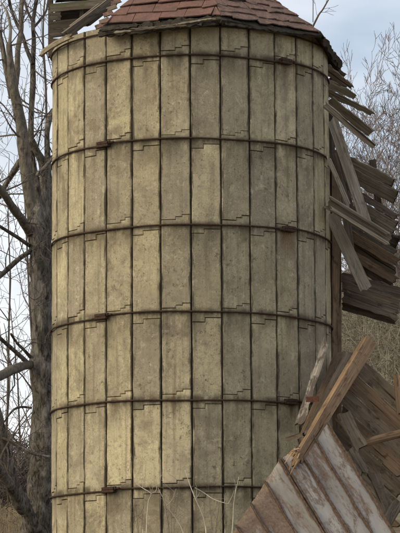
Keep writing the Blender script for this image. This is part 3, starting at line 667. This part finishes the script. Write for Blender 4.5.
LP.append(limb('limb', [(2, 438, 3), (14, 443, 3), (26, 450, 3), (38, 455, 3.2), (50, 457, 3)], TY-0.75, 0.0, BARK, 24, 7))
# fine twigs of the old tree
V = []; F = []; rg = random.Random(21)
for path, rad in LP:
    k = max(2, len(path)//9)
    for _ in range(k):
        i = rg.randrange(len(path)//4, len(path)); p = path[i]
        ang = rg.uniform(0, 6.283); d = Vector((math.cos(ang), rg.uniform(-0.5, 0.5), math.sin(ang)*0.9+0.3))
        grow(V, F, p, d, rg.uniform(0.35, 1.1), min(rad[i]*0.35, 0.014), 1, rg, 3, 5, 0.8, 0.05, (2, 4), 0.2, 3, 0.0028)
for (x, y) in [(33, 250), (40, 248), (36, 262), (45, 246), (38, 244), (34, 300), (36, 455), (42, 452), (46, 458), (33, 180), (40, 170)]:
    for _ in range(4):
        ang = rg.uniform(0, 6.283); grow(V, F, at(x, y, TY-0.35), Vector((math.cos(ang), rg.uniform(-0.6, 0), math.sin(ang))), rg.uniform(0.12, 0.32), 0.006, 2, rg, 3, 4, 0.8, 0.0, (1, 3), 0.3, 3, 0.0025)
tw = mesh_obj('twigs', V, F, TWIG, tree); wsub(tw, tree); tw['kind'] = 'stuff'
# bare trees behind
def bare_tree(name, px, Y, toppx, label, group, mat, seed, stems=3, maxlev=4, spread=0.55, rscale=1.0, kids=(3, 6), lean=0.0):
    rg = random.Random(seed); b = at(px, 400, Y); bz = ground_z(b.x, Y); topz = at(px, toppx, Y).z; h = topz-bz
    root = empty(name, (b.x, Y, bz)); tag(root, label, 'tree', group)
    Vt = []; Ft = []; V = []; F = []
    for s in range(stems):
        d = Vector((rg.gauss(lean, 0.14), rg.gauss(0, 0.14), 1)).normalized(); r = h*0.0085*rscale*rg.uniform(0.7, 1.2)
        path = [Vector((rg.uniform(-.1, .1), rg.uniform(-.1, .1), -0.2))]; rad = [r*1.3]; cur = path[0].copy(); ns = 9; hl = h*rg.uniform(0.72, 0.95)
        for i in range(ns):
            d = (d+Vector((rg.gauss(0, 0.07), rg.gauss(0, 0.07), 0.05))).normalized(); cur = cur+d*hl/ns; path.append(cur.copy()); rad.append(max(0.006, r*(1-0.85*(i+1)/ns)))
        tube(path, rad, 7, False, Vt, Ft)
        for i in range(1, ns+1):
            for _ in range(2 if i > 2 else 1):
                a = rg.uniform(0, 6.283); dd = Vector((math.cos(a)*spread*1.3, math.sin(a)*spread*1.3, rg.uniform(0.5, 1.0)))
                grow(V, F, path[i], dd, hl*rg.uniform(0.16, 0.34), rad[i]*0.6, 1, rg, maxlev, 5, spread, 0.07, kids, 0.13, 3, 0.0038*(Y+D)/55)
    mesh_obj('trunk', Vt, Ft, mat, root, True); c = mesh_obj('crown', V, F, mat, root); c['kind'] = 'stuff'
    return root
RL = 'slender leafless tree on the brushy bank beyond the shed'
for i, (px, Y, tp) in enumerate([(352, 30, 108), (363, 36, 88), (372, 28, 96), (380, 40, 84), (388, 31, 90), (397, 35, 80), (406, 29, 96), (415, 38, 90), (345, 40, 150)]):
    bare_tree('bare_tree', px, Y, tp, RL, 'bare trees on the bank behind the shed', TWIGR, 500+i, stems=3, maxlev=4, spread=0.5, rscale=0.9, kids=(2, 4))
LLb = 'tall thin leafless tree standing far behind the gnarled tree'
for i, (px, Y, tp) in enumerate([(4, 30, 60), (17, 27, 200), (45, 31, 30)]):
    bare_tree('bare_tree', px, Y, tp, LLb, 'bare trees behind the gnarled tree', TWIG, 600+i, stems=1, maxlev=4, spread=0.8, rscale=0.5, kids=(2, 3))
# tree hidden behind the silo, one branch showing above the roof
bt = empty('bare_tree', tuple(at(255, 400, 12))); bt.location.z = ground_z(bt.location.x, 12); tag(bt, 'dark leafless tree hidden behind the silo, one twig above the roof', 'tree')
V = []; F = []; rg = random.Random(9)
pth, rd = limb_mesh(V, F, [(255, 600, 14), (258, 400, 12), (266, 240, 10), (285, 110, 6), (303, 50, 3.0), (317, 18, 1.9), (323, 9, 1.6), (330, -3, 1.3), (338, -14, 1)], 12, 0, 8, 0.06, 3)
o = mesh_obj('trunk', V, F, TWIG, bt, True); wsub(o, bt)
V = []; F = []
for x, y, dx, dz in [(318, 17, -0.3, 1), (323, 9, 1, 0.15), (321, 12, 1, -0.1), (326, 4, 0.4, 1)]:
    grow(V, F, at(x, y, 12), Vector((dx, 0, dz)), 0.22, 0.004, 2, rg, 3, 4, 0.6, 0.02, (1, 2), 0.15, 3, 0.0025)
o = mesh_obj('twigs', V, F, TWIG, bt); wsub(o, bt)

# ------------------------------------------------------------------ brush, dry grass, thicket
def stalks(name, n, xr, yr, hr, mat, label, cat, seed, rad=0.006, lean=0.5, bend=0.5, dens=None):
    rg = random.Random(seed); V = []; F = []
    for _ in range(n):
        x, y = rg.uniform(*xr), rg.uniform(*yr)
        if dens and rg.random() > dens(x, y): continue
        h = rg.uniform(*hr); z = ground_z(x, y)-0.03; a = rg.uniform(0, 6.283); l = rg.gauss(0, lean); b = rg.gauss(0, bend)
        p = [Vector((x, y, z)), Vector((x+math.cos(a)*l*h*0.4, y+math.sin(a)*l*h*0.4, z+h*0.55)), Vector((x+math.cos(a)*(l+b*0.5)*h*0.8, y+math.sin(a)*(l+b*.5)*h*0.8, z+h*(0.95-abs(b)*0.2))), Vector((x+math.cos(a)*(l+b)*h*1.1, y+math.sin(a)*(l+b)*h*1.1, z+h*(1.0-abs(b)*0.55)))]
        tube(p, [rad, rad*0.8, rad*0.6, rad*0.3], 3, False, V, F, cap=False)
    o = mesh_obj(name, V, F, mat); tag(o, label, cat, kind='stuff'); return o
stalks('dead_brush', 17000, (0.8, 7.5), (15, 33), (0.5, 1.35), BRUSHM, 'tangle of dead grey-brown brush covering the bank behind the shed', 'brush', 31, 0.0075, 0.55, 0.7)
stalks('dry_grass', 9000, (-7, 0.5), (9, 27), (0.15, 0.45), GRASSM, 'dry tan grass on the slope at the foot of the gnarled tree', 'grass', 32, 0.006, 0.4, 0.6)
# dark thicket behind the old tree
def shrub(px, Y, h, seed, label):
    rg = random.Random(seed); b = at(px, 480, Y); root = empty('shrub', (b.x, Y, ground_z(b.x, Y))); tag(root, label, 'shrub', 'leafless shrubs behind the gnarled tree')
    V = []; F = []
    for _ in range(16):
        a = rg.uniform(0, 6.283); grow(V, F, Vector((rg.gauss(0, .12), rg.gauss(0, .12), -0.05)), Vector((math.cos(a)*0.6, math.sin(a)*0.6, 1)), h*rg.uniform(0.7, 1.1), 0.016, 1, rg, 4, 5, 0.85, 0.0, (3, 5), 0.22, 3, 0.0055)
    o = mesh_obj('branches', V, F, TWIG, root); o['kind'] = 'stuff'
for i, (px, Y, h) in enumerate([(4, 15, 0.95), (14, 17, 1.0), (24, 16, 0.9), (-6, 18, 1.1), (34, 19, 0.9), (9, 21, 1.05), (20, 22, 0.95)]):
    shrub(px, Y, h, 700+i, 'low dark leafless shrub in the thicket behind the gnarled tree')
# dry weeds in front of the silo
def weed(lines, Y, label, seed, wpx=0.9, mat=STRAW):
    rg = random.Random(seed); p0 = at(lines[0][0][0], lines[0][0][1], Y); gz = ground_z(p0.x, Y); root = empty('dry_weed', (p0.x, Y, gz)); tag(root, label, 'weed')
    V = []; F = []
    first = True
    for ln in lines:
        P = catmull(ln, 5); pts = [at(x, y, Y+0.03*math.sin(i*0.3)) for i, (x, y) in enumerate(P)]
        if first: pts = [Vector((pts[0].x, Y, gz-0.03))] + pts
        r0 = wpx*mpp(Y)/2
        n_ = len(pts); tube(pts, [r0*(1.25-0.85*i/n_) if first else r0*(0.75-0.4*i/n_) for i in range(n_)], 5, False, V, F)
        for _ in range(3):
            i = rg.randrange(n_//3, n_); a = rg.uniform(-1.0, 1.0)
            grow(V, F, pts[i], Vector((math.sin(a), rg.uniform(-.2, .2), math.cos(a))), rg.uniform(0.05, 0.16), r0*0.4, 3, rg, 3, 4, 0.6, 0.0, (0, 0), 0.2, 3, 0.0011)
        first = False
    o = mesh_obj('stalks', V, F, mat, root, True); wsub(o, root)
weed([[(206, 548), (206, 530), (203, 516), (196, 500), (190, 485), (185, 470)], [(195, 488), (204, 493), (213, 499), (224, 503), (233, 505)]], -2.1, 'pale dry weed stalk with a long side twig arching to the right', 1, 1.5)
weed([[(231, 548), (233, 522), (234, 503), (236, 490), (239, 477)]], -2.1, 'thin straight pale weed stalk next to the rusted metal roofing', 2, 1.2)
weed([[(146, 548), (147, 520), (148.5, 502), (151, 494), (144, 489), (136, 484)], [(151, 494), (156, 491), (157, 484)]], -2.0, 'crooked pale weed with a bent-over tip before the silo wall', 3, 1.2)
weed([[(188, 548), (180, 525), (168, 508), (162, 496), (158, 488)], [(166, 506), (172, 500), (176, 489)]], -1.95, 'slender dim weed stalk curving up between the crooked and arching weeds', 4, 0.9)
for k_, (x0, tops, lab) in enumerate([(140, [(133, 470), (146, 462), (128, 492)], 'thin brown weed stems spreading low before the silo, left of the crooked weed'), (172, [(160, 452), (181, 460), (170, 485)], 'fine dull stems rising between the crooked and the slender weed'), (214, [(222, 470), (207, 462), (226, 500)], 'sparse dull stems between the arching weed and the straight stalk')]):
    weed([[(x0, 550), (x0+(tx-x0)*0.3, 525), (x0+(tx-x0)*0.7, (ty+533)/2), (tx, ty)] for tx, ty in tops], -1.85-0.05*k_, lab, 20+k_, 0.55, TWIGR)
print('staves', nst, 'shingles', nsh, 'objects', len(bpy.data.objects))
